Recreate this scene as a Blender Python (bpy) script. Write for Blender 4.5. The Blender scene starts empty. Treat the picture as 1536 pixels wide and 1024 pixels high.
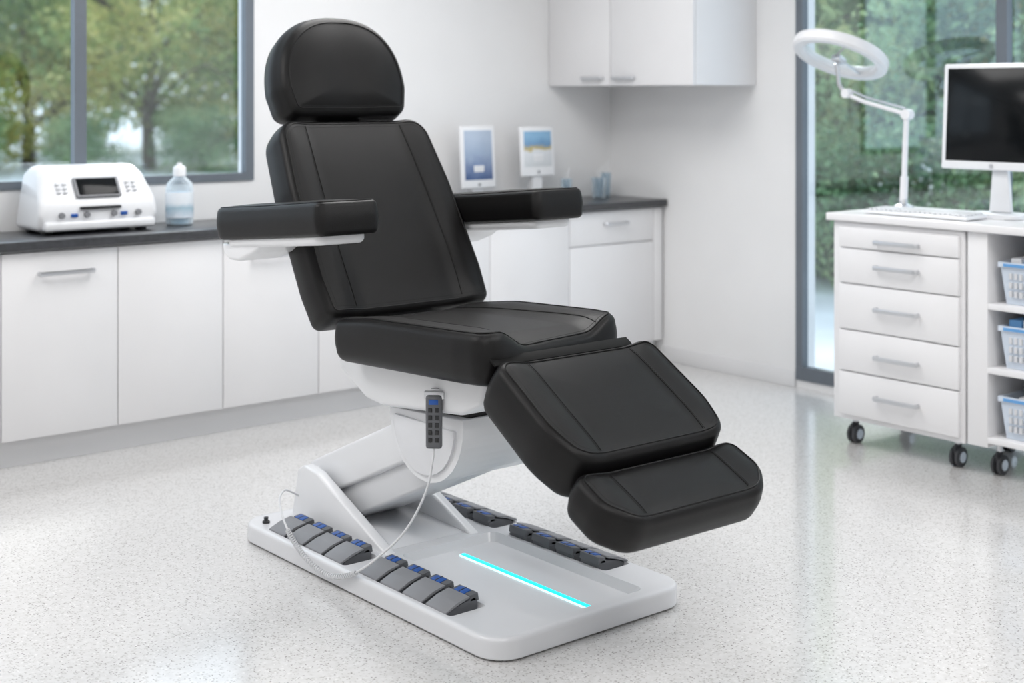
import bpy, bmesh, math, random
from mathutils import Vector, Matrix, noise
random.seed(7)
sc=bpy.context.scene
COL=bpy.context.collection
sc.view_settings.view_transform='Standard'
sc.view_settings.look='None'
sc.view_settings.exposure=0.0

# ------------------------------------------------------------------ materials
def newmat(name):
    m=bpy.data.materials.new(name); m.use_nodes=True
    nt=m.node_tree; b=nt.nodes['Principled BSDF']
    return m,nt,b
def L(nt,a,b): nt.links.new(a,b)
def mat(name,col,rough=.5,metal=0.,bump=0.,bscale=200.,var=0.03,vscale=3.,coat=0.,spec=.5,emit=None,es=0.,trans=0.,alpha=1.):
    m,nt,b=newmat(name)
    b.inputs['Roughness'].default_value=rough
    b.inputs['Metallic'].default_value=metal
    b.inputs['Coat Weight'].default_value=coat
    b.inputs['Coat Roughness'].default_value=.1
    b.inputs['Specular IOR Level'].default_value=spec
    b.inputs['Transmission Weight'].default_value=trans
    b.inputs['Alpha'].default_value=alpha
    tc=nt.nodes.new('ShaderNodeTexCoord')
    n=nt.nodes.new('ShaderNodeTexNoise'); n.inputs['Scale'].default_value=vscale
    L(nt,tc.outputs['Object'],n.inputs['Vector'])
    r=nt.nodes.new('ShaderNodeValToRGB')
    c0=[max(0,c*(1-var)) for c in col]; c1=[min(1,c*(1+var)) for c in col]
    r.color_ramp.elements[0].position=.35; r.color_ramp.elements[1].position=.65
    r.color_ramp.elements[0].color=(*c0,1); r.color_ramp.elements[1].color=(*c1,1)
    L(nt,n.outputs['Fac'],r.inputs['Fac']); L(nt,r.outputs['Color'],b.inputs['Base Color'])
    if bump>0:
        n2=nt.nodes.new('ShaderNodeTexNoise'); n2.inputs['Scale'].default_value=bscale
        n2.inputs['Detail'].default_value=4
        L(nt,tc.outputs['Object'],n2.inputs['Vector'])
        bp=nt.nodes.new('ShaderNodeBump'); bp.inputs['Strength'].default_value=bump; bp.inputs['Distance'].default_value=.002
        L(nt,n2.outputs['Fac'],bp.inputs['Height']); L(nt,bp.outputs['Normal'],b.inputs['Normal'])
    if emit:
        b.inputs['Emission Color'].default_value=(*emit,1); b.inputs['Emission Strength'].default_value=es
    return m
M_wall=mat('wall_paint',(.79,.79,.795),.75,bump=.15,bscale=60,var=.01)
M_ceil=mat('ceiling_paint',(.85,.85,.85),.8,var=.01)
M_cab=mat('cabinet_laminate',(.78,.775,.785),.38,var=.012)
M_toe=mat('toe_kick_white',(.72,.72,.73),.5,var=.012)
M_trimw=mat('trim_grey',(.62,.63,.65),.5)
M_frame=mat('window_frame_grey',(.13,.15,.175),.4,var=.05)
M_counter=mat('counter_dark',(.045,.047,.052),.28,var=.15,vscale=40)
M_leather=mat('black_vinyl',(.0046,.0043,.0045),.43,bump=.22,bscale=420,var=.15,vscale=9,spec=.26)
M_seam=mat('seam_thread',(.002,.002,.002),.6,spec=.2)
M_white=mat('white_plastic',(.80,.81,.83),.28,var=.01,coat=.2)
M_white2=mat('offwhite_plastic',(.70,.71,.73),.35,var=.02)
M_basewh=mat('base_plastic',(.72,.73,.755),.27,var=.015,coat=.25)
M_grey=mat('grey_plastic',(.11,.115,.125),.45,var=.06)
M_grey2=mat('mid_grey_plastic',(.23,.235,.25),.45,var=.05)
M_dark=mat('dark_plastic',(.015,.016,.018),.35)
M_matte=mat('matte_black',(.006,.006,.006),.7,spec=.2)
M_blue=mat('blue_plastic',(.01,.085,.36),.35)
M_metal=mat('brushed_metal',(.62,.63,.65),.3,metal=.9,var=.04)
M_led=mat('cyan_led',(.0,.6,.7),.4,emit=(.0,.78,.92),es=1.15)
M_ledw=mat('led_diffuser',(.75,.9,.95),.4,emit=(.55,.95,1.),es=.8)
M_screen=mat('monitor_black',(.004,.005,.006),.15,var=.1,spec=.2)
M_rub=mat('caster_rubber',(.05,.052,.058),.5)
M_basket=mat('basket_plastic',(.60,.67,.76),.4,var=.05)
M_bluel=mat('blue_liner',(.12,.32,.62),.5)
M_lampw=mat('lamp_white',(.78,.78,.80),.3)
M_diff=mat('ring_diffuser',(.72,.74,.77),.4,emit=(.9,.95,1),es=.04)
M_bark=mat('tree_bark',(.13,.11,.085),.9,bump=.5,bscale=20,var=.3)
M_pan=mat('fill_panel_diffuser',(.9,.9,.9),.5,emit=(1,1,1),es=1.5)  # glowing face of the added, unseen ceiling panels

def floor_mat():
    m,nt,b=newmat('terrazzo')
    tc=nt.nodes.new('ShaderNodeTexCoord')
    def chips(scale,thr,seed,wd):
        v=nt.nodes.new('ShaderNodeTexVoronoi'); v.inputs['Scale'].default_value=scale
        mp=nt.nodes.new('ShaderNodeMapping'); mp.inputs['Location'].default_value=(seed,seed*.7,0)
        dn=nt.nodes.new('ShaderNodeTexNoise'); dn.inputs['Scale'].default_value=scale*1.6
        ad=nt.nodes.new('ShaderNodeVectorMath'); ad.operation='MULTIPLY_ADD'
        ad.inputs[1].default_value=(.8/scale,)*3
        L(nt,tc.outputs['Object'],mp.inputs['Vector']); L(nt,tc.outputs['Object'],dn.inputs['Vector'])
        L(nt,dn.outputs['Color'],ad.inputs[0]); L(nt,mp.outputs['Vector'],ad.inputs[2])
        L(nt,ad.outputs['Vector'],v.inputs['Vector'])
        sp=nt.nodes.new('ShaderNodeSeparateColor'); L(nt,v.outputs['Color'],sp.inputs[0])
        g=nt.nodes.new('ShaderNodeMath'); g.operation='GREATER_THAN'; g.inputs[1].default_value=thr
        L(nt,sp.outputs[0],g.inputs[0])
        l=nt.nodes.new('ShaderNodeMath'); l.operation='LESS_THAN'; l.inputs[1].default_value=wd
        L(nt,v.outputs['Distance'],l.inputs[0])
        mu=nt.nodes.new('ShaderNodeMath'); mu.operation='MULTIPLY'
        L(nt,g.outputs[0],mu.inputs[0]); L(nt,l.outputs[0],mu.inputs[1])
        return mu.outputs[0],sp.outputs[1]
    base=nt.nodes.new('ShaderNodeValToRGB')
    n=nt.nodes.new('ShaderNodeTexNoise'); n.inputs['Scale'].default_value=45; n.inputs['Detail'].default_value=4
    L(nt,tc.outputs['Object'],n.inputs['Vector']); L(nt,n.outputs['Fac'],base.inputs['Fac'])
    base.color_ramp.elements[0].position=.3; base.color_ramp.elements[1].position=.6
    base.color_ramp.elements[0].color=(.61,.60,.59,1); base.color_ramp.elements[1].color=(.69,.682,.675,1)
    cur=base.outputs['Color']
    for sca,thr,seed,wd,c0,c1 in [(95,.55,0,.36,(.45,.44,.425),(.56,.545,.53)),(125,.68,3.1,.32,(.15,.14,.13),(.34,.32,.30)),(80,.6,7.7,.30,(.73,.72,.71),(.79,.78,.77))]:
        f,r=chips(sca,thr,seed,wd)
        cm=nt.nodes.new('ShaderNodeMix'); cm.data_type='RGBA'
        cm.inputs['A'].default_value=(*c0,1); cm.inputs['B'].default_value=(*c1,1); L(nt,r,cm.inputs['Factor'])
        mx=nt.nodes.new('ShaderNodeMix'); mx.data_type='RGBA'
        L(nt,f,mx.inputs['Factor']); L(nt,cur,mx.inputs['A']); L(nt,cm.outputs['Result'],mx.inputs['B'])
        cur=mx.outputs['Result']
    L(nt,cur,b.inputs['Base Color'])
    b.inputs['Roughness'].default_value=.28
    b.inputs['Specular IOR Level'].default_value=.6
    b.inputs['Coat Weight'].default_value=1.0; b.inputs['Coat Roughness'].default_value=.12; b.inputs['Coat IOR'].default_value=1.6
    return m
M_floor=floor_mat()

def glass_mat():
    m=bpy.data.materials.new('window_glass'); m.use_nodes=True
    nt=m.node_tree; nt.nodes.clear()
    o=nt.nodes.new('ShaderNodeOutputMaterial'); t=nt.nodes.new('ShaderNodeBsdfTransparent'); g=nt.nodes.new('ShaderNodeBsdfGlossy')
    g.inputs['Roughness'].default_value=.02; g.inputs['Color'].default_value=(.9,.95,1,1)
    t.inputs['Color'].default_value=(.95,.98,1,1)
    mx=nt.nodes.new('ShaderNodeMixShader'); mx.inputs[0].default_value=.08
    L(nt,t.outputs[0],mx.inputs[1]); L(nt,g.outputs[0],mx.inputs[2]); L(nt,mx.outputs[0],o.inputs[0])
    return m
M_glass=glass_mat()
def clear_mat(name,tint,fac):
    m=bpy.data.materials.new(name); m.use_nodes=True
    nt=m.node_tree; nt.nodes.clear()
    o=nt.nodes.new('ShaderNodeOutputMaterial'); t=nt.nodes.new('ShaderNodeBsdfTransparent'); g=nt.nodes.new('ShaderNodeBsdfPrincipled')
    g.inputs['Roughness'].default_value=.08; g.inputs['Base Color'].default_value=(*tint,1)
    t.inputs['Color'].default_value=(*tint,1)
    mx=nt.nodes.new('ShaderNodeMixShader')
    lw=nt.nodes.new('ShaderNodeLayerWeight'); lw.inputs['Blend'].default_value=fac
    L(nt,lw.outputs['Facing'],mx.inputs[0])
    L(nt,t.outputs[0],mx.inputs[1]); L(nt,g.outputs[0],mx.inputs[2]); L(nt,mx.outputs[0],o.inputs[0])
    return m
M_clear=clear_mat('clear_plastic',(.82,.88,.92),.55)
M_lens=clear_mat('lens_glass',(.93,.97,.98),.08)
def leaf_mat(name,stops,sc_=1.2):
    m,nt,b=newmat(name)
    tc=nt.nodes.new('ShaderNodeTexCoord'); ge=nt.nodes.new('ShaderNodeNewGeometry')
    n=nt.nodes.new('ShaderNodeTexNoise'); n.inputs['Scale'].default_value=sc_; n.inputs['Detail'].default_value=5
    L(nt,ge.outputs['Position'],n.inputs['Vector'])
    r=nt.nodes.new('ShaderNodeValToRGB'); el=r.color_ramp.elements
    el[0].position=stops[0][0]; el[0].color=(*stops[0][1],1); el[1].position=stops[-1][0]; el[1].color=(*stops[-1][1],1)
    for p,c in stops[1:-1]:
        e=el.new(p); e.color=(*c,1)
    ad=nt.nodes.new('ShaderNodeMath'); ad.operation='MULTIPLY_ADD'; ad.inputs[1].default_value=.18
    L(nt,ge.outputs['Random Per Island'],ad.inputs[0]); 
    sb=nt.nodes.new('ShaderNodeMath'); sb.operation='SUBTRACT'; sb.inputs[1].default_value=.09
    L(nt,n.outputs['Fac'],sb.inputs[0]); L(nt,sb.outputs[0],ad.inputs[2])
    L(nt,ad.outputs[0],r.inputs['Fac']); L(nt,r.outputs['Color'],b.inputs['Base Color'])
    b.inputs['Roughness'].default_value=.6; b.inputs['Specular IOR Level'].default_value=.2
    # thin-leaf translucency
    tr=nt.nodes.new('ShaderNodeBsdfTranslucent'); L(nt,r.outputs['Color'],tr.inputs['Color'])
    mx=nt.nodes.new('ShaderNodeMixShader'); mx.inputs[0].default_value=.45
    out=nt.nodes['Material Output']
    L(nt,b.outputs[0],mx.inputs[1]); L(nt,tr.outputs[0],mx.inputs[2]); L(nt,mx.outputs[0],out.inputs[0])
    return m
M_leafA=leaf_mat('leaves_green',[(.32,(.16,.26,.12)),(.43,(.31,.43,.17)),(.52,(.52,.56,.22)),(.64,(.76,.70,.32))],.35)
M_leafB=leaf_mat('leaves_cool',[(.32,(.13,.25,.14)),(.45,(.26,.42,.22)),(.58,(.42,.56,.30)),(.72,(.66,.70,.36))],.8)
M_ground=mat('pale_gravel',(.62,.66,.69),.9,bump=.4,bscale=30,var=.15,vscale=.8)

def pic_mat(name,cols,scale=1.,axis='Z'):
    m,nt,b=newmat(name)
    tc=nt.nodes.new('ShaderNodeTexCoord')
    sp=nt.nodes.new('ShaderNodeSeparateXYZ'); L(nt,tc.outputs['Generated'],sp.inputs[0])
    n=nt.nodes.new('ShaderNodeTexNoise'); n.inputs['Scale'].default_value=4; L(nt,tc.outputs['Generated'],n.inputs['Vector'])
    ma=nt.nodes.new('ShaderNodeMath'); ma.operation='MULTIPLY_ADD'; ma.inputs[1].default_value=.25
    L(nt,n.outputs['Fac'],ma.inputs[0]); L(nt,sp.outputs[axis],ma.inputs[2])
    r=nt.nodes.new('ShaderNodeValToRGB'); el=r.color_ramp.elements
    el[0].position=cols[0][0]; el[0].color=(*cols[0][1],1); el[1].position=cols[-1][0]; el[1].color=(*cols[-1][1],1)
    for p,c in cols[1:-1]:
        e=el.new(p); e.color=(*c,1)
    L(nt,ma.outputs[0],r.inputs['Fac']); L(nt,r.outputs['Color'],b.inputs['Base Color'])
    b.inputs['Roughness'].default_value=.25
    return m
M_pic1=pic_mat('display_blue',[(.1,(.05,.10,.25)),(.35,(.16,.22,.38)),(.6,(.30,.38,.52)),(1.1,(.42,.5,.62))])
M_pic2=pic_mat('display_chart',[(.1,(.65,.68,.7)),(.55,(.7,.72,.75)),(.62,(.5,.4,.15)),(.75,(.15,.3,.5)),(1.,(.25,.45,.65))])
M_label=pic_mat('bottle_label',[(.2,(.65,.72,.8)),(.5,(.35,.5,.6)),(.7,(.75,.8,.85)),(1.,(.8,.85,.9))])

# ------------------------------------------------------------------ mesh helpers
def empty(name):
    e=bpy.data.objects.new(name,None); COL.objects.link(e); e.empty_display_size=.1; return e
def finish(name,bm,m,parent,smooth=True,ang=35):
    bmesh.ops.recalc_face_normals(bm,faces=bm.faces)
    me=bpy.data.meshes.new(name); bm.to_mesh(me); bm.free()
    if smooth:
        for p in me.polygons: p.use_smooth=True
        me.set_sharp_from_angle(angle=math.radians(ang))
    if m: me.materials.append(m)
    o=bpy.data.objects.new(name,me); COL.objects.link(o)
    if parent: o.parent=parent
    return o
class Fr:
    def __init__(s,O,U,V_): 
        s.O=Vector(O); s.U=Vector(U).normalized(); s.V=Vector(V_).normalized(); s.W=s.U.cross(s.V).normalized(); s.V=s.W.cross(s.U)
    def p(s,u,v,w): return s.O+s.U*u+s.V*v+s.W*w
def addbox(bm,x0,x1,y0,y1,z0,z1,bev=0,seg=2,fr=None):
    vs=[]
    for z in(z0,z1):
        for x,y in((x0,y0),(x1,y0),(x1,y1),(x0,y1)):
            vs.append(bm.verts.new(fr.p(x,y,z) if fr else (x,y,z)))
    fs=[(0,3,2,1),(4,5,6,7),(0,1,5,4),(1,2,6,5),(2,3,7,6),(3,0,4,7)]
    F=[bm.faces.new([vs[i] for i in f]) for f in fs]
    if bev>0:
        E=set(e for f in F for e in f.edges)
        bmesh.ops.bevel(bm,geom=list(E),offset=bev,segments=seg,profile=.5,affect='EDGES',clamp_overlap=True)
def box(name,x0,x1,y0,y1,z0,z1,m,parent=None,bev=0,seg=2,fr=None):
    bm=bmesh.new(); addbox(bm,x0,x1,y0,y1,z0,z1,bev,seg,fr); return finish(name,bm,m,parent)
def boxes(name,lst,m,parent=None,bev=0,seg=2,fr=None):
    bm=bmesh.new()
    for b in lst: addbox(bm,*b,bev,seg,fr)
    return finish(name,bm,m,parent)
def prism(name,poly,a,b,m,parent=None,bev=0,seg=3,plane='YZ',fr=None,ang=35,taper=None):
    """poly (u,v) extruded from a to b. plane YZ -> extrude X"""
    bm=bmesh.new()
    def pt(u,v,w):
        if fr: return fr.p(u,v,w)
        if plane=='YZ': return Vector((w,u,v))
        if plane=='XZ': return Vector((u,w,v))
        return Vector((u,v,w))
    A=[bm.verts.new(pt(u,v,a)) for u,v in poly]; B=[bm.verts.new(pt(u,v,b)) for u,v in poly]
    n=len(poly); bm.faces.new(A[::-1]); bm.faces.new(B)
    for i in range(n): bm.faces.new([A[i],A[(i+1)%n],B[(i+1)%n],B[i]])
    if bev>0: bmesh.ops.bevel(bm,geom=list(bm.edges),offset=bev,segments=seg,profile=.5,affect='EDGES',clamp_overlap=True)
    if taper:
        for v in bm.verts: v.co=taper(v.co)
    return finish(name,bm,m,parent,ang=ang)
def rpoly(pts,rad,n=8):
    out=[]; N=len(pts)
    for i,p in enumerate(pts):
        p=Vector(p); a=Vector(pts[i-1]); b=Vector(pts[(i+1)%N])
        r=rad[i] if isinstance(rad,(list,tuple)) else rad
        da=(a-p).normalized(); db=(b-p).normalized()
        if r<=0: out.append(tuple(p)); continue
        ang=da.angle(db); t=r/math.tan(ang/2)
        c=p+(da+db).normalized()*(r/math.sin(ang/2))
        s=p+da*t; e=p+db*t
        v0=s-c; v1=e-c
        a0=math.atan2(v0.y,v0.x); a1=math.atan2(v1.y,v1.x)
        d=a1-a0
        while d>math.pi: d-=2*math.pi
        while d<-math.pi: d+=2*math.pi
        for k in range(n+1):
            t_=a0+d*k/n; out.append((c.x+r*math.cos(t_),c.y+r*math.sin(t_)))
    return out
def resample(pts,step):
    out=[]; N=len(pts)
    for i in range(N):
        a=Vector(pts[i]); b=Vector(pts[(i+1)%N]); l=(b-a).length
        if l<1e-6: continue
        k=max(1,int(l/step))
        for j in range(k): out.append(a+(b-a)*j/k)
    return out
def tube(name,pts,r,m,parent=None,cyc=False,n=8,bm=None):
    own=bm is None
    if own: bm=bmesh.new()
    P=[Vector(p) for p in pts]; N=len(P); rings=[]; nrm=None
    for i in range(N):
        if cyc: t=(P[(i+1)%N]-P[i-1])
        else: t=P[min(i+1,N-1)]-P[max(i-1,0)]
        if t.length<1e-9: t=Vector((0,0,1))
        t.normalize()
        if nrm is None:
            nrm=t.orthogonal().normalized()
        nrm=(nrm-t*nrm.dot(t))
        if nrm.length<1e-6: nrm=t.orthogonal()
        nrm.normalize(); bn=t.cross(nrm)
        rr=r(i/(N-1)) if callable(r) else r
        rings.append([bm.verts.new(P[i]+nrm*math.cos(2*math.pi*k/n)*rr+bn*math.sin(2*math.pi*k/n)*rr) for k in range(n)])
    for i in range(N if cyc else N-1):
        A=rings[i];B=rings[(i+1)%N]
        for k in range(n): bm.faces.new([A[k],A[(k+1)%n],B[(k+1)%n],B[k]])
    if not cyc:
        bm.faces.new(rings[0][::-1]); bm.faces.new(rings[-1])
    if own: return finish(name,bm,m,parent)
def spline(pts,k=10):
    P=[Vector(p) for p in pts]; out=[]
    for i in range(len(P)-1):
        p0=P[max(i-1,0)];p1=P[i];p2=P[i+1];p3=P[min(i+2,len(P)-1)]
        for j in range(k):
            t=j/k
            out.append(.5*((2*p1)+(-p0+p2)*t+(2*p0-5*p1+4*p2-p3)*t*t+(-p0+3*p1-3*p2+p3)*t**3))
    out.append(P[-1]); return out
def lathe(name,prof,c,m,parent=None,n=32,axis='Z',bm=None,arc=None):
    own=bm is None
    if own: bm=bmesh.new()
    rings=[]
    for r,h in prof:
        ring=[]
        for k in range(n):
            a=2*math.pi*k/n; x,y=max(r,1e-4)*math.cos(a),max(r,1e-4)*math.sin(a)
            if axis=='Z': p=(c[0]+x,c[1]+y,c[2]+h)
            elif axis=='X': p=(c[0]+h,c[1]+x,c[2]+y)
            else: p=(c[0]+x,c[1]+h,c[2]+y)
            ring.append(bm.verts.new(p))
        rings.append(ring)
    for i in range(len(rings)-1):
        for k in range(n): bm.faces.new([rings[i][k],rings[i][(k+1)%n],rings[i+1][(k+1)%n],rings[i+1][k]])
    bm.faces.new(rings[0][::-1]); bm.faces.new(rings[-1])
    if own: return finish(name,bm,m,parent)
def sstep(x,a,b):
    t=max(0,min(1,(x-a)/(b-a))); return t*t*(3-2*t)
def pad(name,fr,outline,T,m,parent,rt=.022,rb=.03,h=None,dome=.006,bulge=.004,pipe=True,seams=(),step=.012,backdome=0.0,pipeR=.0022):
    O=resample(outline,step); N=len(O)
    area=sum(O[i].x*O[(i+1)%N].y-O[(i+1)%N].x*O[i].y for i in range(N))
    if area<0: O=O[::-1]
    nr=[]
    for i in range(N):
        t=(O[(i+1)%N]-O[i-1]).normalized(); nr.append(Vector((t.y,-t.x)))
    c=sum(O,Vector((0,0)))/N
    H=h or (lambda u,v:0.)
    def wt(w): return max(0,min(1,(w+T)/T))
    bm=bmesh.new(); rings=[]
    def ring(ins,w,s=1.,extra=0.):
        r=[]
        for i in range(N):
            p=O[i]-nr[i]*ins; p=c+(p-c)*s
            r.append(bm.verts.new(fr.p(p.x,p.y,w+extra+H(p.x,p.y)*wt(w))))
        rings.append(r)
    for s in (.0,.35,.7,.9): ring(rb,-T,max(s,.004),-backdome*(1-s**3))
    for k in range(6):
        a=math.pi/2*k/5; ring(rb*(1-math.sin(a)),-T+rb*(1-math.cos(a)))
    zt=-rt; zb=-T+rb
    for k in range(1,5):
        t=k/5; ring(-bulge*math.sin(math.pi*t),zb+(zt-zb)*t)
    for k in range(7):
        a=math.pi/2*k/6; ring(rt*(1-math.cos(a)),-rt+rt*math.sin(a))
    S=[.985,.96,.93,.9,.86,.82,.78,.74,.7,.66,.62,.58,.54,.5,.45,.4,.35,.3,.25,.2,.15,.1,.05,.004]
    for s in S: ring(rt,0,s,dome*(1-s**3))
    for a,b in zip(rings,rings[1:]):
        for k in range(N): bm.faces.new([a[k],a[(k+1)%N],b[(k+1)%N],b[k]])
    bm.faces.new(rings[0][::-1]); bm.faces.new(rings[-1])
    ob=finish(name,bm,m,parent,ang=60)
    if pipe:
        pts=[]
        for i in range(N):
            p=O[i]-nr[i]*rt*.75; pts.append(fr.p(p.x,p.y,-rt*.035+H(p.x,p.y)+.0006))
        tube(name+'_piping',pts,pipeR,M_leather,parent,cyc=True,n=6)
        pts=[]
        for i in range(N):
            p=O[i]-nr[i]*rt*1.25; pts.append(fr.p(p.x,p.y,H(p.x,p.y)-.0003))
        tube(name+'_stitch',pts,.0011,M_seam,parent,cyc=True,n=5)
    I=[O[i]-nr[i]*rt for i in range(N)]
    def surf(u,v):
        d=Vector((u,v))-c; L_=d.length
        if L_<1e-5: return H(u,v)+dome
        best=None
        for i in range(N):
            a=I[i]-c;b=I[(i+1)%N]-c; e=b-a
            den=d.x*e.y-d.y*e.x
            if abs(den)<1e-12: continue
            t=(a.x*e.y-a.y*e.x)/den; q=(a.x*d.y-a.y*d.x)/den
            if t>0 and -1e-6<=q<=1+1e-6: best=t if best is None else min(best,t)
        s=1/best if best else 1
        if s>1: return None
        return H(u,v)+dome*(1-s**3)
    for si,pl in enumerate(seams):
        pts=[]
        P=spline([Vector((a,b,0)) for a,b in pl],30)
        for q in P:
            w=surf(q.x,q.y)
            if w is not None: pts.append(fr.p(q.x,q.y,w+.0004))
        if len(pts)>3:
            tube(name+'_seam_%d'%(si+1),pts,.0016,M_seam,parent,n=6)
            pts2=[p+fr.U*(.006 if pl[0][0]>0 else -.006) for p in pts]
            tube(name+'_seam_fold_%d'%(si+1),pts2,.0016,M_leather,parent,n=6)
    return ob,surf

# ================================================================== ROOM
ZC=2.75
XL,XR,YF,YB=-1.6,5.72,-1.6,6.05
box('floor',XL-.1,XR+.1,YF-.1,YB+.1,-.1,0,M_floor)
box('ceiling',XL-.1,XR+.1,YF-.1,YB+.1,ZC,ZC+.1,M_ceil)
W1=(1.0,3.335,1.095,2.6)     # back window X0,X1,Z0,Z1
W2=(1.45,4.65,.04,2.6)      # right window Y0,Y1,Z0,Z1
boxes('wall_back',[(XL-.12,W1[0],YB,YB+.15,0,ZC),(W1[1],XR+.12,YB,YB+.15,0,ZC),(W1[0],W1[1],YB,YB+.15,0,W1[2]),(W1[0],W1[1],YB,YB+.15,W1[3],ZC)],M_wall)
boxes('wall_right',[(XR,XR+.15,YF,W2[0],0,ZC),(XR,XR+.15,W2[1],YB,0,ZC),(XR,XR+.15,W2[0],W2[1],0,W2[2]),(XR,XR+.15,W2[0],W2[1],W2[3],ZC)],M_wall)
box('wall_left',XL-.12,XL,YF,YB,0,ZC,M_wall)
box('wall_front',XL-.12,XR+.12,YF-.12,YF,0,ZC,M_wall)
box('baseboard_right',XR-.015,XR,W2[1],YB-.45,0,.085,M_toe,None,.003)
box('baseboard_left',XL,XL+.015,YF,YB,0,.085,M_toe,None,.003)
# windows (members butt against each other, no overlaps)
w=empty('window_1')
t=.045; e_=.001; hb_=.036; dp=.035
boxes('frame',[(W1[0]+e_,W1[1]-e_,YB-.01,YB+dp,W1[2]+e_,W1[2]+hb_),(W1[0]+e_,W1[1]-e_,YB-.01,YB+dp,W1[3]-t,W1[3]-e_),
  (W1[0]+e_,W1[0]+t,YB-.01,YB+dp,W1[2]+hb_+.0005,W1[3]-t-.0005),(W1[1]-t,W1[1]-e_,YB-.01,YB+dp,W1[2]+hb_+.0005,W1[3]-t-.0005),(2.437,2.492,YB-.012,YB+dp,W1[2]+hb_+.0005,W1[3]-t-.0005)],M_frame,w)
boxes('glass',[(W1[0]+t,2.437,YB+.015,YB+.021,W1[2]+hb_,W1[3]-t),(2.492,W1[1]-t,YB+.015,YB+.021,W1[2]+hb_,W1[3]-t)],M_glass,w)
w=empty('window_2')
zb_=W2[2]+.07
boxes('frame',[(XR-.01,XR+dp,W2[0]+e_,W2[1]-e_,W2[2]+e_,zb_),(XR-.01,XR+dp,W2[0]+e_,W2[1]-e_,W2[3]-t,W2[3]-e_),
  (XR-.01,XR+dp,W2[0]+e_,W2[0]+t,zb_+.0005,W2[3]-t-.0005),(XR-.01,XR+dp,W2[1]-t,W2[1]-e_,zb_+.0005,W2[3]-t-.0005),(XR-.012,XR+dp,3.445,3.50,zb_+.0005,W2[3]-t-.0005)],M_frame,w)
boxes('glass',[(XR+.015,XR+.021,W2[0]+t,3.445,zb_,W2[3]-t),(XR+.015,XR+.021,3.50,W2[1]-t,zb_,W2[3]-t)],M_glass,w)

# ================================================================== LOWER CABINETS
cb=empty('base_cabinet_run')
YD=5.60
box('carcass',.49,5.70,YD+.022,YB-.005,.12,.88,M_cab,cb)
box('toe_kick',.49,5.70,YD+.065,YD+.095,0,.12,M_toe,cb)
xs=[.488,.978,1.468,1.958,2.448,2.938,3.430,3.93,4.45,4.995]
doors=[(xs[i]+.002,xs[i+1]-.002,YD,YD+.02,.118,.868) for i in range(len(xs)-1)]
doors+=[(4.997,5.628,YD,YD+.02,.118,.685),(4.997,5.628,YD,YD+.02,.69,.868),(5.632,5.70,YD,YD+.02,.118,.868)]
boxes('doors',doors,M_cab,cb,.0025)
def barhandle(name,c,length,axis,parent,out=(0,-1,0),h=.022,m=M_metal):
    out=Vector(out); ax=Vector(axis); c=Vector(c)
    pts=[c-ax*length/2,c-ax*length/2+out*.018,c-ax*length*.44+out*.028,c+ax*length*.44+out*.028,c+ax*length/2+out*.018,c+ax*length/2]
    bm=bmesh.new(); tube('',spline(pts,4),.0065,m,None,n=8,bm=bm)
    for v in bm.verts:
        v.co.z=c.z+(v.co.z-c.z)*1.5
    return finish(name,bm,m,parent)
for i,x in enumerate((1.22,2.22,3.20,4.19)):
    barhandle('door_handle_%d'%(i+1),(x,YD,.78),.22,(1,0,0),cb)
barhandle('drawer_handle',(5.33,YD,.80),.16,(1,0,0),cb)
ct=box('countertop',.47,5.715,YD-.03,YB-.003,.88,.918,M_counter,cb,.004)

# upper cabinet on right wall
uc=empty('wall_cabinet')
UX=5.234; UZ=1.56
box('carcass',UX+.02,XR-.002,4.92,YB-.003,UZ,2.55,M_cab,uc,.002)
boxes('doors',[(UX,UX+.018,4.922,5.533,UZ,2.55),(UX,UX+.018,5.539,YB-.004,UZ,2.55)],M_cab,uc,.002)
barhandle('door_handle_1',(UX,5.42,1.60),.15,(0,1,0),uc,(-1,0,0))
barhandle('door_handle_2',(UX,5.665,1.60),.15,(0,1,0),uc,(-1,0,0))

# ================================================================== CHAIR
CX=2.655
ch=empty('treatment_chair')
# backrest
frb=Fr((CX+.005,3.762,.81),(1,0,0),(0,.352,.585))
ob=rpoly([(-.318,-.01),(.322,-.01),(.333,.12),(.328,.45),(.303,.715),(-.298,.715),(-.324,.45),(-.330,.12)],[.035,.035,.3,.4,.085,.085,.4,.3],10)
hb=lambda u,v: .016*sstep(abs(u),.17,.27)
pad('backrest',frb,ob,.14,M_leather,ch,rt=.026,rb=.04,h=hb,dome=.008,seams=[[(.21,-.02),(.215,.2),(.205,.5),(.19,.73)],[(-.21,-.02),(-.215,.2),(-.205,.5),(-.19,.73)]])
# headrest : dome outline
oh=[]
for k in range(0,41):
    a=math.pi*k/40
    cx_=math.cos(a); sx_=math.sin(a)
    oh.append((.255*math.copysign(abs(cx_)**.86,cx_), .10+.265*abs(sx_)**.86))
lowR=rpoly([(-.255,.10),(-.232,0.0),(.232,0.0),(.255,.10)],[0,.045,.045,0],8)
oh=oh+lowR[1:-1]
frh=Fr((CX+.004,4.115,1.438),(1,0,0),(0,.095,.335))
pad('headrest',frh,oh,.175,M_leather,ch,rt=.034,rb=.05,h=lambda u,v:-.008*math.exp(-(u/.1)**2),dome=.018,bulge=.009)
box('headrest_bracket',CX-.08,CX+.08,4.18,4.22,1.33,1.47,M_dark,ch,.008)
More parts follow.
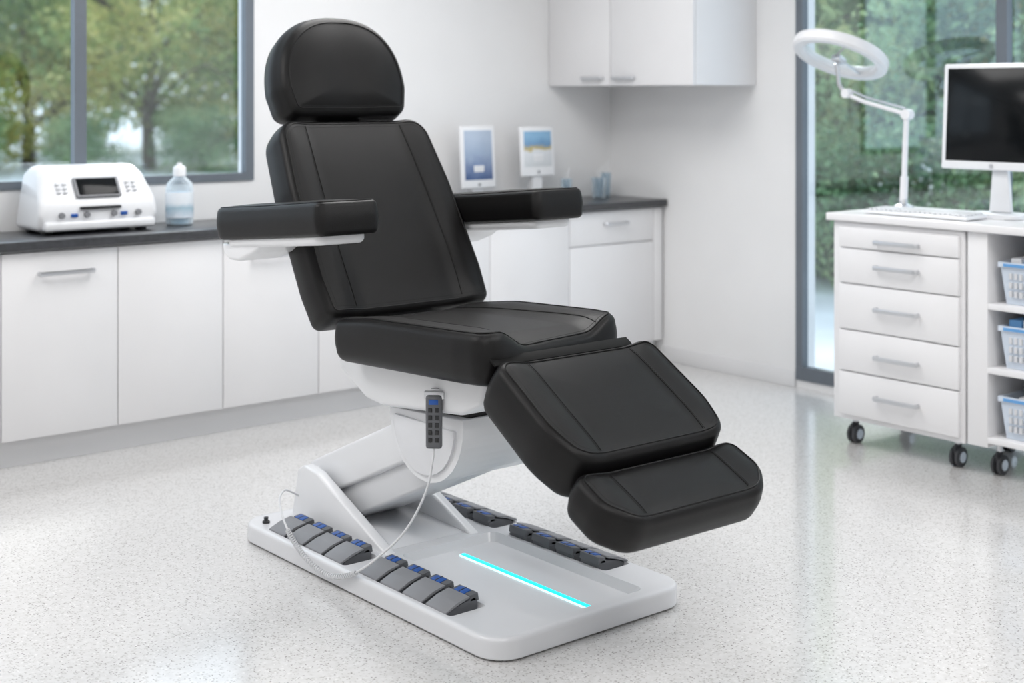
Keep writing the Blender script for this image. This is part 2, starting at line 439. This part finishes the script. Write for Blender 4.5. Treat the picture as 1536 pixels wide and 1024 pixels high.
# seat
frs=Fr((CX-.003,3.01,.822),(1,0,0),(0,.77,-.035))
os_=rpoly([(-.305,-.035),(.270,.035),(.298,.16),(.305,.75),(-.31,.75),(-.315,.1)],[.06,.07,.3,.05,.05,.3],10)
hs=lambda u,v: .028*sstep(abs(u),.12,.24)*(1-.6*sstep(v,.5,.77)) -.020*(1-sstep(v,0,.12))*(1-sstep(abs(u),.14,.24))
pad('seat',frs,os_,.12,M_leather,ch,rt=.026,rb=.04,h=hs,dome=.005,seams=[[(.175,-.02),(.19,.15),(.18,.45),(.16,.80)],[(-.185,-.04),(-.20,.15),(-.19,.45),(-.17,.80)]])
# leg pad
frl=Fr((CX,2.618,.572),(1,0,0),(0,.335,.207))
ol=rpoly([(-.275,0),(.27,0),(.302,.12),(.295,.395),(-.305,.395),(-.312,.12)],[.07,.07,.25,.05,.05,.25],10)
hl=lambda u,v:.012*sstep(abs(u),.17,.26)
pad('leg_rest',frl,ol,.155,M_leather,ch,rt=.026,rb=.045,h=hl,dome=.008,seams=[[(.19,-.02),(.195,.15),(.19,.41)],[(-.19,-.02),(-.195,.15),(-.19,.41)]])
# foot pad
frf=Fr((CX-.003,2.450,.452),(1,0,0),(0,.20,.095))
of=rpoly([(-.24,0),(.235,0),(.302,.075),(.297,.205),(-.30,.205),(-.305,.075)],[.08,.08,.08,.045,.045,.08],10)
pad('foot_rest',frf,of,.115,M_leather,ch,rt=.024,rb=.035,h=lambda u,v:.010*sstep(abs(u),.17,.26),dome=.007,seams=[[(.19,-.02),(.19,.23)],[(-.19,-.02),(-.19,.23)]])
fhg=Fr((CX,2.955,.785),(1,0,0),(0,.335,.207))
box('hinge_plate',-.285,.235,-.005,.03,-.022,-.015,M_matte,ch,.002,fr=fhg)
boxes('leg_rest_arms',[(-.17,-.13,.05,.45,-.175,-.15),(.13,.17,.05,.45,-.175,-.15)],M_dark,ch,.004,fr=frl)
# arms
def arm(side,k):
    fa=Fr((CX+side*.405+(.008 if side<0 else .03),3.512,1.192),(1,0,0),(0,1,-.095))
    a,b=-.108,.108
    out=rpoly([(a,0),(b,0),(b,.70),(a,.70)],[.026,.026,.09,.09],8)
    pad('armrest_%d'%k,fa,out,.102,M_leather,ch,rt=.018,rb=.018,h=lambda u,v:.004*sstep(v,.3,.62),dome=.008,bulge=.004)
    out2=rpoly([(a+.02,.045),(b-.02,.045),(b-.02,.65),(a+.02,.65)],[.03,.03,.07,.07],8)
    fb=Fr(fa.p(0,0,-.101),(1,0,0),(0,1,-.095))
    pad('armrest_shell_%d'%k,fb,out2,.028,M_white,ch,rt=.004,rb=.018,dome=0,bulge=0,pipe=False)
    prof=[(.38,-.01),(.675,-.01),(.66,-.045),(.63,-.066),(.56,-.072),(.47,-.05)]
    fc=Fr(fb.O,(0,1,-.095),(0,.095,1))
    prism('armrest_bracket_%d'%k,prof,a+.03,b-.03,M_white,ch,.012,3,fr=fc)
    box('armrest_link_%d'%k,(CX-.35 if side<0 else CX+.22),(CX-.22 if side<0 else CX+.35),4.02,4.10,.98,1.04,M_white2,ch,.01)
arm(-1,1); arm(1,2)
# under-seat shell
prism('seat_frame',[(3.86,.71),(3.885,.665),(3.86,.615),(3.72,.545),(3.62,.535),(3.22,.575),(3.12,.62),(3.10,.715)],CX-.21,CX+.20,M_white,ch,.018,3)
prism('back_frame',[(3.86,.66),(3.93,.70),(4.12,1.02),(4.06,1.06),(3.84,.74)],CX-.16,CX+.16,M_white2,ch,.012,3)
box('lift_gap_shade',CX-.12,CX+.12,3.29,3.66,.49,.60,M_dark,ch,.008)  # dark box standing in for the shaded gap between seat frame and drum
pr=[(3.465+.19*math.cos(a),.515+.19*math.sin(a)) for a in [math.radians(-d) for d in range(0,181,9)]]
pr=[(3.655,.522)]+pr+[(3.275,.545)]
prism('lift_joint_cover',pr,CX-.155,CX+.165,M_white,ch,.010,3,ang=30)
obc=[(3.465+.158*math.cos(a),.507+.158*math.sin(a)) for a in [math.radians(-d) for d in range(0,181,9)]]
prism('lift_joint_cap',obc,CX-.165,CX-.15,M_basewh,ch,.004,2,ang=30)
def obeam(name,a,b,w,x0,x1,m,bev=.012):
    a=Vector(a);b=Vector(b);d=(b-a).normalized();n=Vector((-d.y,d.x))*w/2
    prism(name,[tuple(a-n),tuple(b-n),tuple(b+n),tuple(a+n)],x0,x1,m,ch,bev,3)
obeam('lift_link_upper',(4.17,.175),(3.50,.47),.13,CX-.125,CX+.125,M_white)
obeam('lift_link_lower',(4.02,.12),(3.46,.375),.11,CX-.105,CX+.105,M_white2)
wed=[(4.215,.045),(4.17,.225),(4.13,.245),(4.05,.235),(3.62,.06),(3.62,.045)]
prism('housing_plate_1',wed,CX-.185,CX-.145,M_white,ch,.008,3)
prism('housing_plate_2',wed,CX+.145,CX+.185,M_white,ch,.008,3)
prism('housing_rear',[(4.215,.045),(4.17,.215),(4.13,.235),(4.11,.22),(4.12,.045)],CX-.16,CX+.16,M_white,ch,.008,3)
prism('housing_floor',[(4.15,.045),(4.15,.085),(3.66,.067),(3.66,.045)],CX-.16,CX+.16,M_basewh,ch,.003,2)
op=rpoly([(2.292,2.858),(3.025,2.858),(3.025,4.262),(2.292,4.262)],[.09,.09,.09,.09],10)
frz=Fr((0,0,.064),(1,0,0),(0,1,0))
base,_=pad('base_platform',frz,op,.060,M_basewh,ch,rt=.012,rb=.006,dome=0,bulge=0,pipe=False)
def cutter(x0,x1,y0,y1,r,zt,zb,sl):
    bm=bmesh.new()
    o1=rpoly([(x0,y0),(x1,y0),(x1,y1),(x0,y1)],r,6); o2=rpoly([(x0+sl,y0+sl),(x1-sl,y0+sl),(x1-sl,y1-sl),(x0+sl,y1-sl)],max(r-sl*.5,.005),6)
    A=[bm.verts.new((x,y,zb)) for x,y in o2]; M_=[bm.verts.new((x,y,.0641)) for x,y in o1]; B=[bm.verts.new((x,y,zt)) for x,y in o1]
    n=len(A); bm.faces.new(A[::-1]); bm.faces.new(B)
    for i in range(n):
        j=(i+1)%n; bm.faces.new([A[i],A[j],M_[j],M_[i]]); bm.faces.new([M_[i],M_[j],B[j],B[i]])
    return finish('cutter',bm,None,None,smooth=False)
cut=[cutter(2.505,2.885,2.905,3.61,.03,.1,.038,.016),
     cutter(2.315,2.445,3.09,3.56,.015,.1,.050,.006),cutter(2.315,2.445,3.63,4.10,.015,.1,.050,.006),
     cutter(2.900,3.008,3.09,3.56,.015,.1,.050,.006),cutter(2.900,3.008,3.63,4.10,.015,.1,.050,.006)]
for c_ in cut:
    md=base.modifiers.new('b','BOOLEAN'); md.operation='DIFFERENCE'; md.object=c_; md.solver='EXACT'
dg=bpy.context.evaluated_depsgraph_get()
me=bpy.data.meshes.new_from_object(base.evaluated_get(dg)); base.modifiers.clear(); base.data=me
for p in me.polygons: p.use_smooth=True
me.set_sharp_from_angle(angle=math.radians(20))
for c_ in cut: bpy.data.objects.remove(c_)
box('base_foot',2.36,2.95,2.93,4.2,0,.02,M_dark,ch,.004)
box('led_channel',2.690,2.714,2.94,3.545,.036,.0425,M_ledw,ch,.002)
box('led_strip',2.694,2.710,2.943,3.542,.039,.045,M_led,ch,.002)
def pedal(x,y,side,k):
    P=empty('pedal_%d'%k); P.parent=ch
    s=side
    def X(d): return x+s*d
    def prf(pts): return [(X(a),b) for a,b in pts]
    prism('body',prf([(-.055,.048),(-.055,.062),(-.03,.072),(.045,.090),(.055,.075),(.055,.048)]),y-.043,y+.043,M_grey,P,.004,2,plane='XZ')
    prism('flap',prf([(-.064,.060),(-.062,.069),(-.02,.086),(.020,.096),(.024,.090),(-.02,.078)]),y-.048,y+.048,M_grey2,P,.002,2,plane='XZ')
    prism('hood',prf([(.026,.075),(.028,.094),(.056,.098),(.060,.075)]),y-.043,y+.043,M_grey,P,.003,2,plane='XZ')
    prism('blue_button',prf([(.024,.088),(.025,.0955),(.050,.0995),(.052,.090)]),y-.018,y+.030,M_blue,P,.002,2,plane='XZ')
    prism('blue_button_divider',prf([(.023,.088),(.024,.0965),(.052,.1005),(.054,.090)]),y+.003,y+.008,M_dark,P,.001,1,plane='XZ')
k=1
PY=(4.045,3.93,3.815,3.70,3.505,3.39,3.275,3.16)
for y in PY:
    pedal(2.378,y,1,k); k+=1
for y in PY:
    pedal(2.956,y,-1,k); k+=1
lathe('base_knob',[(.001,0),(.012,0),(.013,.008),(.007,.012),(.008,.022),(.001,.024)],(2.345,4.165,.062),M_dark,ch,16)
# remote
fre=Fr((2.424,3.315,.468),(.72,-.69,0),(-.02,0,1))
box('remote_body',-.024,.024,0,.158,-.012,.012,M_grey,ch,.008,3,fr=fre)
bl=[]
for r_ in range(5):
    for c_ in (-.010,.010):
        bl.append((c_-.006,c_+.006,.020+r_*.022,.034+r_*.022,.011,.0145))
boxes('remote_buttons',bl,M_dark,ch,.002,fr=fre)
box('remote_display',-.014,.014,.131,.146,.0115,.0135,M_blue,ch,.001,fr=fre)
boxes('remote_holder',[(-.030,.030,.145,.167,-.022,.004),(-.012,.035,.10,.172,-.032,-.016)],M_metal,ch,.003,fr=fre)
# cable
cab=spline([(2.424,3.315,.470),(2.420,3.315,.44),(2.405,3.33,.34),(2.365,3.38,.22),(2.305,3.45,.13),(2.285,3.52,.078)],10)
tube('remote_cable',cab,.0035,M_white2,ch,n=8)
path=spline([(2.285,3.52,.078),(2.278,3.57,.057),(2.271,3.64,.040),(2.271,3.72,.042),(2.274,3.80,.060),(2.282,3.87,.082),(2.292,3.93,.105)],40)
co=[]
n_=len(path)
for i,p in enumerate(path):
    a=i*1.05; t_=(path[min(i+1,n_-1)]-path[max(i-1,0)]).normalized(); n1=t_.orthogonal().normalized(); n2=t_.cross(n1)
    co.append(p+n1*math.cos(a)*.0075+n2*math.sin(a)*.0075)
tube('remote_cable_coil',co,.0024,M_white2,ch,n=5)
tube('remote_cable_tail',spline([(2.292,3.93,.105),(2.31,4.00,.138),(2.345,4.075,.166),(2.395,4.13,.172),(2.435,4.155,.155),(2.475,4.165,.13)],10),.0035,M_white2,ch,n=8)

# ================================================================== CART + SHELF
ca=empty('drawer_cart')
FX=4.92
YC0,YC1=3.155,3.80
box('top',FX-.02,5.47,2.30,YC1+.025,.965,.998,M_cab,ca,.006,3)
box('body',FX+.02,5.45,YC0+.005,YC1,.12,.965,M_cab,ca,.006,3)
box('face_frame',FX+.004,FX+.03,YC0+.002,YC1,.115,.962,M_cab,ca,.006,3)
zz=[.945,.852,.700,.502,.325,.135]
dl=[];
for i in range(5): dl.append((FX-.012,FX+.01,YC0+.02,YC1-.04,zz[i+1]+.003,zz[i]-.003))
boxes('drawers',dl,M_cab,ca,.004)
for i,z in enumerate((.888,.782,.605,.405,.235)):
    barhandle('drawer_handle_%d'%(i+1),(FX-.012,3.46,z),.20,(0,1,0),ca,(-1,0,0))
box('shelf_side_1',FX+.004,5.45,3.055,3.145,.12,.965,M_cab,ca,.004)
box('shelf_side_2',FX+.004,5.45,2.32,2.37,.12,.965,M_cab,ca,.004)
box('shelf_back',5.40,5.45,2.37,3.06,.12,.965,M_cab,ca)
boxes('shelves',[(FX+.006,5.41,2.36,3.06,z-.012,z+.012) for z in (.15,.425,.675)],M_cab,ca,.003)
def caster(x,y,k):
    P=empty('caster_%d'%k); P.parent=ca
    bm=bmesh.new()
    for d in (-.021,.005):
        lathe('',[(.008,0),(.034,.0),(.04,.003),(.04,.013),(.034,.016),(.008,.016)],(x,y+d,.04),None,None,20,'Y',bm)
    finish('wheel',bm,M_rub,P)
    bm=bmesh.new()
    for d in (-.0235,.0195): lathe('',[(.002,0),(.022,0),(.022,.004),(.002,.004)],(x,y+d,.04),None,None,20,'Y',bm)
    finish('hub',bm,M_metal,P)
    prism('fork',[(x-.025,.05),(x-.03,.085),(x+.005,.105),(x+.02,.085),(x+.01,.05)],y-.005,y+.005,M_rub,P,.002,2,plane='XZ')
    lathe('stem',[(.012,0),(.012,.03)],(x-.003,y,.092),M_metal,P,12)
i=1
for x,y in ((5.0,3.74),(5.38,3.74),(5.0,3.235),(5.38,3.235),(5.02,3.06),(5.38,3.06),(5.02,2.4),(5.38,2.4)):
    caster(x,y,i); i+=1
def basket(x0,x1,y0,y1,z0,h,k):
    P=empty('storage_basket')
    bm=bmesh.new(); t=.012
    def ringv(ins,z): return [bm.verts.new(v) for v in ((x0+ins,y0+ins,z),(x1-ins,y0+ins,z),(x1-ins,y1-ins,z),(x0+ins,y1-ins,z))]
    R=[ringv(.02,z0),ringv(.004,z0+h-.02),ringv(-.004,z0+h-.02),ringv(-.004,z0+h),ringv(.006,z0+h),ringv(.024,z0+.006)]
    bm.faces.new(R[0][::-1]); bm.faces.new(R[-1])
    for a,b in zip(R,R[1:]):
        for q in range(4): bm.faces.new([a[q],a[(q+1)%4],b[(q+1)%4],b[q]])
    finish('shell',bm,M_basket,P,ang=20)
    bx=[]
    n=int((y1-y0-.06)/.022)
    for q in range(n): 
        yy=y0+.03+q*.022
        for zr in range(3):
            zc=z0+.03+zr*(h-.06)/3
            bx.append((x0+.002,x0+.02,yy,yy+.012,zc,zc+(h-.06)/3-.012))
    boxes('slots',bx,M_trimw,P)
    rr=random.Random(k+3)
    it=[]; yy=y0+.035
    while yy<y1-.07:
        wd_=rr.uniform(.03,.06); it.append((x0+.03,x1-.05,yy,yy+wd_,z0+.02,z0+h+rr.uniform(-.005,.03))); yy+=wd_+.006
    boxes('blue_boxes',it[::2],M_bluel,P,.004)
    boxes('white_boxes',it[1::2],M_white2,P,.004)
    boxes('rim_label',[(x0-.006,x0-.003,y0+.02,y1-.02,z0+h-.017,z0+h-.005)],M_bluel,P)
for i,z in enumerate((.163,.438,.688)): basket(FX+.03,5.34,2.52,3.02,z,.165,i)

# monitor
mo=empty('computer_monitor')
MX=5.20
frm=Fr((MX,3.19,1.195),(0,-1,0),(.06,0,1))
box('bezel',-.26,.26,0,.445,-.03,.0,M_white,mo,.008,3,fr=frm)
box('screen',-.238,.238,.035,.425,-.004,.002,M_screen,mo,.002,fr=frm)
box('rear_housing',-.17,.17,.06,.36,-.075,-.028,M_white2,mo,.02,3,fr=frm)
lathe('logo_button',[(.001,0),(.009,0),(.009,.002),(.001,.002)],(MX-.003,3.21,1.212),M_metal,mo,16,'X')
prism('stand_neck',[(3.19-.035,1.20),(3.19+.035,1.20),(3.19+.05,1.02),(3.19-.05,1.02)],MX+.03,MX+.055,M_white2,mo,.006,3)
prism('stand_neck_upper',[(MX+.03,1.2),(MX+.06,1.2),(MX+.09,1.34),(MX+.05,1.36)],3.155,3.225,M_white2,mo,.005,2,plane='XZ')
prism('stand_base',rpoly([(MX-.07,3.06),(MX+.12,3.06),(MX+.12,3.32),(MX-.07,3.32)],.05,8),.999,1.018,M_white2,mo,.006,2,plane='XY')
kb=empty('computer_keyboard')
fk=Fr((4.96,3.67,1.015),(0,-1,0),(1,0,.03))
box('case',0,.50,0,.15,-.014,.0,M_white,kb,.004,2,fr=fk)
keys=[]
sgn=1 if fk.W.z>0 else -1
for r_ in range(5):
    for c_ in range(20):
        keys.append((.014+c_*.0238,.033+c_*.0238,.012+r_*.026,.034+r_*.026,0 if sgn>0 else -.022,.008 if sgn>0 else -.014))
boxes('keys',keys,M_white2,kb,.002,1,fr=fk)
# magnifier lamp
la=empty('magnifier_lamp')
LX=5.35
lathe('clamp_base',[(.001,0),(.045,0),(.045,.012),(.02,.022),(.016,.05),(.001,.05)],(LX,3.74,.998),M_metal,la,24)
tube('pole',[(LX,3.74,1.01),(LX,3.735,1.20),(LX,3.725,1.41)],.013,M_lampw,la,n=16)
tube('pole_sleeve',[(LX,3.742,1.02),(LX,3.736,1.14)],.018,M_lampw,la,n=16)
lathe('pole_joint',[(.001,-.02),(.024,-.02),(.024,.02),(.001,.02)],(LX,3.72,1.42),M_lampw,la,20,'X')
tube('arm_lower',[(LX,3.72,1.42),(LX,3.95,1.475),(LX,4.05,1.51)],.010,M_lampw,la,n=12)
tube('arm_upper',[(LX+.015,3.74,1.445),(LX+.015,3.95,1.495),(LX+.015,4.03,1.525)],.006,M_metal,la,n=10)
lathe('elbow_joint',[(.001,-.02),(.022,-.02),(.022,.02),(.001,.02)],(LX,4.05,1.515),M_lampw,la,20,'X')
tube('neck',spline([(LX,4.05,1.515),(LX-.01,4.085,1.55),(LX-.03,4.08,1.60),(LX-.05,4.075,1.655)],6),.010,M_metal,la,n=12)
hc=Vector((5.30,4.05,1.695)); nW=Vector((.43,-.03,.90)).normalized()
u_=Vector((0,1,0)).cross(nW).normalized(); fh=Fr(hc,u_,nW.cross(u_))
def annulus(name,prof,m,n=64):
    bm=bmesh.new(); R=[]
    for k in range(n):
        a=2*math.pi*k/n
        R.append([bm.verts.new(fh.p(r*math.cos(a),r*math.sin(a),w_)) for r,w_ in prof])
    q=len(prof)
    for k in range(n):
        A=R[k];B=R[(k+1)%n]
        for j in range(q): bm.faces.new([A[j],A[(j+1)%q],B[(j+1)%q],B[j]])
    finish(name,bm,m,la,ang=50)
def rsec(r0,r1,w0,w1,rr):
    return rpoly([(r0,w0),(r1,w0),(r1,w1),(r0,w1)],rr,4)
annulus('ring_housing',rsec(.168,.224,-.026,.026,.012),M_lampw)
annulus('ring_diffuser',rsec(.178,.214,-.030,-.02,.004),M_diff)
bm=bmesh.new(); 
vs=[bm.verts.new(fh.p(.168*math.cos(2*math.pi*k/48),.168*math.sin(2*math.pi*k/48),0)) for k in range(48)]; bm.faces.new(vs)
finish('lens',bm,M_lens,la)
box('lens_hub',-.03,.03,-.025,.025,-.04,-.01,M_metal,la,.006,fr=fh)
tube('hub_arm_1',[fh.p(.03,0,-.02),fh.p(.175,.0,-.015)],.007,M_metal,la)
tube('hub_arm_2',[fh.p(-.03,.0,-.02),fh.p(-.12,-.12,-.015)],.005,M_metal,la)

# ================================================================== COUNTER ITEMS
mc=empty('sterilizer_machine')
cxm=2.425
def tp(co):
    t_=max(0,(co.z-.98)/.23); co.x=cxm+(co.x-cxm)*(1-.20*t_**2.4); return co
mp=[(5.75,.932),(5.725,1.0),(5.74,1.06),(5.82,1.175),(5.87,1.205),(5.97,1.205),(6.01,1.17),(6.02,.932)]
prism('body',mp,cxm-.265,cxm+.265,M_white,mc,.038,5,taper=tp)
box('lower_lip',cxm-.245,cxm+.245,5.71,5.78,.935,.975,M_white,mc,.012,3)
fs=Fr((cxm,5.725,1.05),(1,0,0),(0,.085,.12))
box('screen_bezel',-.10,.10,.025,.122,-.004,.009,M_grey2,mc,.004,fr=fs)
box('screen',-.088,.088,.033,.114,.006,.011,M_screen,mc,.002,fr=fs)
boxes('panel_buttons',[(x-.008,x+.008,.05+j*.02,.062+j*.02,-.002,.007) for x in (-.17,-.14,.14,.17) for j in (0,1,2)],M_white2,mc,.002,fr=fs)
bm=bmesh.new()
for x in (-.17,-.06,.06,.17): lathe('',[(.001,0),(.012,0),(.014,.012),(.001,.012)],(cxm+x,5.715,1.0),None,None,16,'Y',bm)
finish('knobs',bm,M_grey2,mc)
boxes('indicator_strip',[(cxm-.09,cxm+.09,5.715,5.735,1.022,1.034)],M_dark,mc,.003)
boxes('indicator_lights',[(cxm+x,cxm+x+.03,5.72,5.73,.99,1.006) for x in (-.13,.09)],M_blue,mc,.003)
boxes('feet',[(cxm+a,cxm+a+.04,b,b+.04,.918,.936) for a in (-.23,.19) for b in (5.77,5.94)],M_dark,mc,.004)
bo=empty('soap_bottle')
bc=(2.855,5.86,.918)
lathe('bottle',[(.001,0),(.055,0),(.062,.008),(.062,.165),(.056,.19),(.032,.212),(.024,.222),(.024,.228)],bc,M_clear,bo,32)
lathe('liquid',[(.001,.004),(.053,.004),(.056,.01),(.056,.14),(.001,.141)],bc,mat('pale_liquid',(.6,.72,.8),.2),bo,32)
lathe('label',[(.0625,.035),(.0632,.035),(.0632,.15),(.0625,.15)],bc,M_label,bo,32)
lathe('cap',[(.001,.222),(.029,.222),(.030,.255),(.026,.265),(.013,.27),(.011,.282),(.001,.282)],bc,M_white,bo,24)
def display(name,x0,x1,z0,z1,y,scr,frac):
    P=empty(name)
    fd=Fr(((x0+x1)/2,y,z0),(1,0,0),(0,.06,1)); w_=(x1-x0)/2; h_=z1-z0
    box('frame',-w_,w_,0,h_,-.02,0,M_white,P,.008,3,fr=fd)
    box('screen',-w_+.022,w_-.022,h_*frac,h_-.025,-.003,.002,scr,P,.001,fr=fd)
    lathe('button',[(.001,0),(.008,0),(.008,.003),(.001,.003)],((x0+x1)/2,y-.003,z0+h_*frac*.45),M_grey2,P,16,'Y')
    prism('stand',[(y+.0,z0+.12),(y+.02,z0+.13),(y+.075,.935),(y+.075,.919),(y-.03,.919),(y-.03,.93),(y+.02,.94)],(x0+x1)/2-.035,(x0+x1)/2+.035,M_white2,P,.004,2)
display('tablet_display',4.47,4.70,1.01,1.345,5.86,M_pic1,.14)
display('tablet_display',4.88,5.12,1.06,1.335,5.86,M_pic2,.2)
def glassjar(x,y,r,h):
    P=empty('glass_beaker')
    lathe('glass',[(.001,0),(r*.8,0),(r*.85,.004),(r,h),(r-.003,h),(r*.82,.01),(.001,.008)],(x,y,.918),M_clear,P,24)
    bm=bmesh.new(); tube('',[(x-.01,y,.93),(x+.03,y+.01,.918+h*1.5)],.003,None,None,bm=bm); tube('',[(x+.01,y,.93),(x-.02,y-.01,.918+h*1.35)],.003,None,None,bm=bm)
    finish('swabs',bm,M_white,P)
glassjar(5.22,5.88,.035,.12); glassjar(5.45,5.86,.045,.12); glassjar(5.57,5.93,.035,.14)
bw=empty('steel_bowl')
lathe('bowl',[(.001,0),(.03,0),(.06,.03),(.065,.04),(.062,.04),(.03,.008),(.001,.006)],(5.02,5.75,.918),M_metal,bw,28)

# ================================================================== OUTSIDE
boxes('ground_outside',[(-40,90,YB+.2,110,-.25,-.15),(XR+.2,90,-40,YB+.2,-.25,-.15)],M_ground)
def treemesh(name,seed,crownc,crownr,nl,ls,mleaf,trunkh,spread=.55,ncl=60):
    rnd=random.Random(seed)
    bm=bmesh.new()
    tube('',spline([(0,0,0),(.05,.03,trunkh*.5),(-.05,.05,trunkh),(0,0,trunkh*1.6)],5),lambda t:.11*(1-.7*t),None,None,n=8,bm=bm)
    for b in range(9):
        a=rnd.uniform(0,6.28); z=trunkh*rnd.uniform(.35,1.2); l=crownr[0]*rnd.uniform(.6,.95)
        tube('',spline([(0,0,z),(math.cos(a)*l*.5,math.sin(a)*l*.5,z+l*.35),(math.cos(a)*l,math.sin(a)*l,z+l*.5)],4),lambda t:.04*(1-.8*t),None,None,n=5,bm=bm)
    cl=[]
    for i in range(ncl):
        while True:
            p=Vector((rnd.uniform(-1,1),rnd.uniform(-1,1),rnd.uniform(-1,1)))
            if .35<p.length<1: break
        cl.append(Vector((p.x*crownr[0],p.y*crownr[1],p.z*crownr[2]))+Vector(crownc))
    for i in range(nl):
        c=rnd.choice(cl); r_=.42
        q=Vector((rnd.gauss(0,1),rnd.gauss(0,1),rnd.gauss(0,.7)))*r_*spread
        p=c+q
        if p.z<.02: p.z=abs(p.z)+.02
        n=Vector((rnd.gauss(0,1),rnd.gauss(0,1),rnd.gauss(.4,1))).normalized(); u=n.orthogonal().normalized(); v=n.cross(u)
        an=rnd.uniform(0,6.28); u,v=u*math.cos(an)+v*math.sin(an),v*math.cos(an)-u*math.sin(an)
        s=ls*rnd.uniform(.6,1.3)
        vs=[bm.verts.new(p+u*s),bm.verts.new(p+v*s*.5+n*s*.12),bm.verts.new(p-u*s),bm.verts.new(p-v*s*.5+n*s*.12)]
        f=bm.faces.new(vs); f.material_index=1
    me=bpy.data.meshes.new(name); bm.to_mesh(me); bm.free()
    me.materials.append(M_bark); me.materials.append(mleaf)
    return me
tA=treemesh('treeA',1,(0,0,2.6),(1.9,1.9,2.3),9500,.065,M_leafA,1.6)
tB=treemesh('treeB',2,(0,0,2.2),(1.7,1.7,2.0),10000,.06,M_leafB,1.4)
tC=treemesh('bushC',3,(0,0,.8),(1.3,1.3,1.0),9000,.045,M_leafB,.5)
tD=treemesh('treeD',4,(0,0,3.0),(2.2,2.2,2.3),9500,.07,M_leafA,2.0)
gt=empty('garden_trees')
def place(me,name,x,y,s=1.,r=0.):
    o=bpy.data.objects.new(name,me); COL.objects.link(o); o.location=(x,y,-.15); o.scale=(s,s,s); o.rotation_euler=(0,0,r); o.parent=gt
rn=random.Random(5)
for k in range(11):
    x=6+k*2.6; y=33-k*.9
    place((tA,tD)[k%2],'tree',x+rn.uniform(-.5,.5),y+rn.uniform(-1,1),1.4+rn.uniform(-.15,.2),rn.uniform(0,6))
for k in range(9):
    x=7+k*4.2; y=43-k*1.2
    place((tA,tD,tB)[k%3],'tree',x,y+rn.uniform(-1,1),2.1,rn.uniform(0,6))
for k in range(8):
    place(tC,'bush',7+k*2.4,30.5-k*.8,.9+rn.uniform(-.2,.3),rn.uniform(0,6))
# outside right window
for x,y,me,s in ((11.3,8.9,tB,1.0),(11.8,6.4,tB,1.0),(12.8,7.6,tA,1.2),(12.4,10.6,tB,1.2),(11.8,4.4,tB,1.1),(15.5,9.0,tB,1.6),(15.5,12.5,tB,1.6),(15.5,5.6,tA,1.6),(14,2.6,tB,1.4),(20,10,tB,2.1),(26,13,tA,2.4)):
    place(me,'tree',x,y,s,rn.uniform(0,6))
for x,y,s in ((10.2,7.9,.8),(10.3,6.4,.85),(10.4,5.0,.85),(10.8,9.1,.9),(10.6,3.6,.9)):
    place(tC,'bush',x,y,s,rn.uniform(0,6))

# ================================================================== LIGHT
wd=bpy.data.worlds.new('daylight'); sc.world=wd; wd.use_nodes=True
bg=wd.node_tree.nodes['Background']; bg.inputs[0].default_value=(.80,.90,1.0,1); bg.inputs[1].default_value=1.9
sun=bpy.data.lights.new('sun','SUN'); sun.energy=2.4; sun.angle=math.radians(9); sun.color=(1,.97,.92)
so=bpy.data.objects.new('sun',sun); COL.objects.link(so)
so.rotation_euler=Vector((-.60,-.64,-.85)).to_track_quat('-Z','Y').to_euler()
def panel(x,y,sx,sy,e):  # unseen ceiling panel with area lamp, added to brighten the room
    P=empty('added_fill_panel')
    box('housing',x-sx/2-.03,x+sx/2+.03,y-sy/2-.03,y+sy/2+.03,ZC-.04,ZC-.001,M_white,P,.004)
    box('diffuser',x-sx/2,x+sx/2,y-sy/2,y+sy/2,ZC-.046,ZC-.038,M_pan,P)
    l=bpy.data.lights.new('fill_panel_lamp','AREA'); l.shape='RECTANGLE'; l.size=sx; l.size_y=sy; l.energy=e; l.color=(1,.98,.965)
    o=bpy.data.objects.new('fill_panel_lamp',l); COL.objects.link(o); o.location=(x,y,ZC-.06); o.parent=P
for x,y in ((.4,4.2),(.8,1.0),(3.4,4.4),(3.6,1.2)):
    panel(x,y,1.5,1.5,35)

# ================================================================== CAMERA
cd=bpy.data.cameras.new('camera'); cam=bpy.data.objects.new('camera',cd); COL.objects.link(cam)
cam.location=(0,0,1.5); cam.rotation_euler=(math.radians(90),0,-math.atan2(2094.,2552.))
cd.lens=36*2094/1536; cd.sensor_width=36; cd.sensor_fit='HORIZONTAL'; cd.shift_y=-(512-145)/1536
cd.dof.use_dof=True; cd.dof.focus_distance=4.1; cd.dof.aperture_fstop=2.2
sc.camera=cam
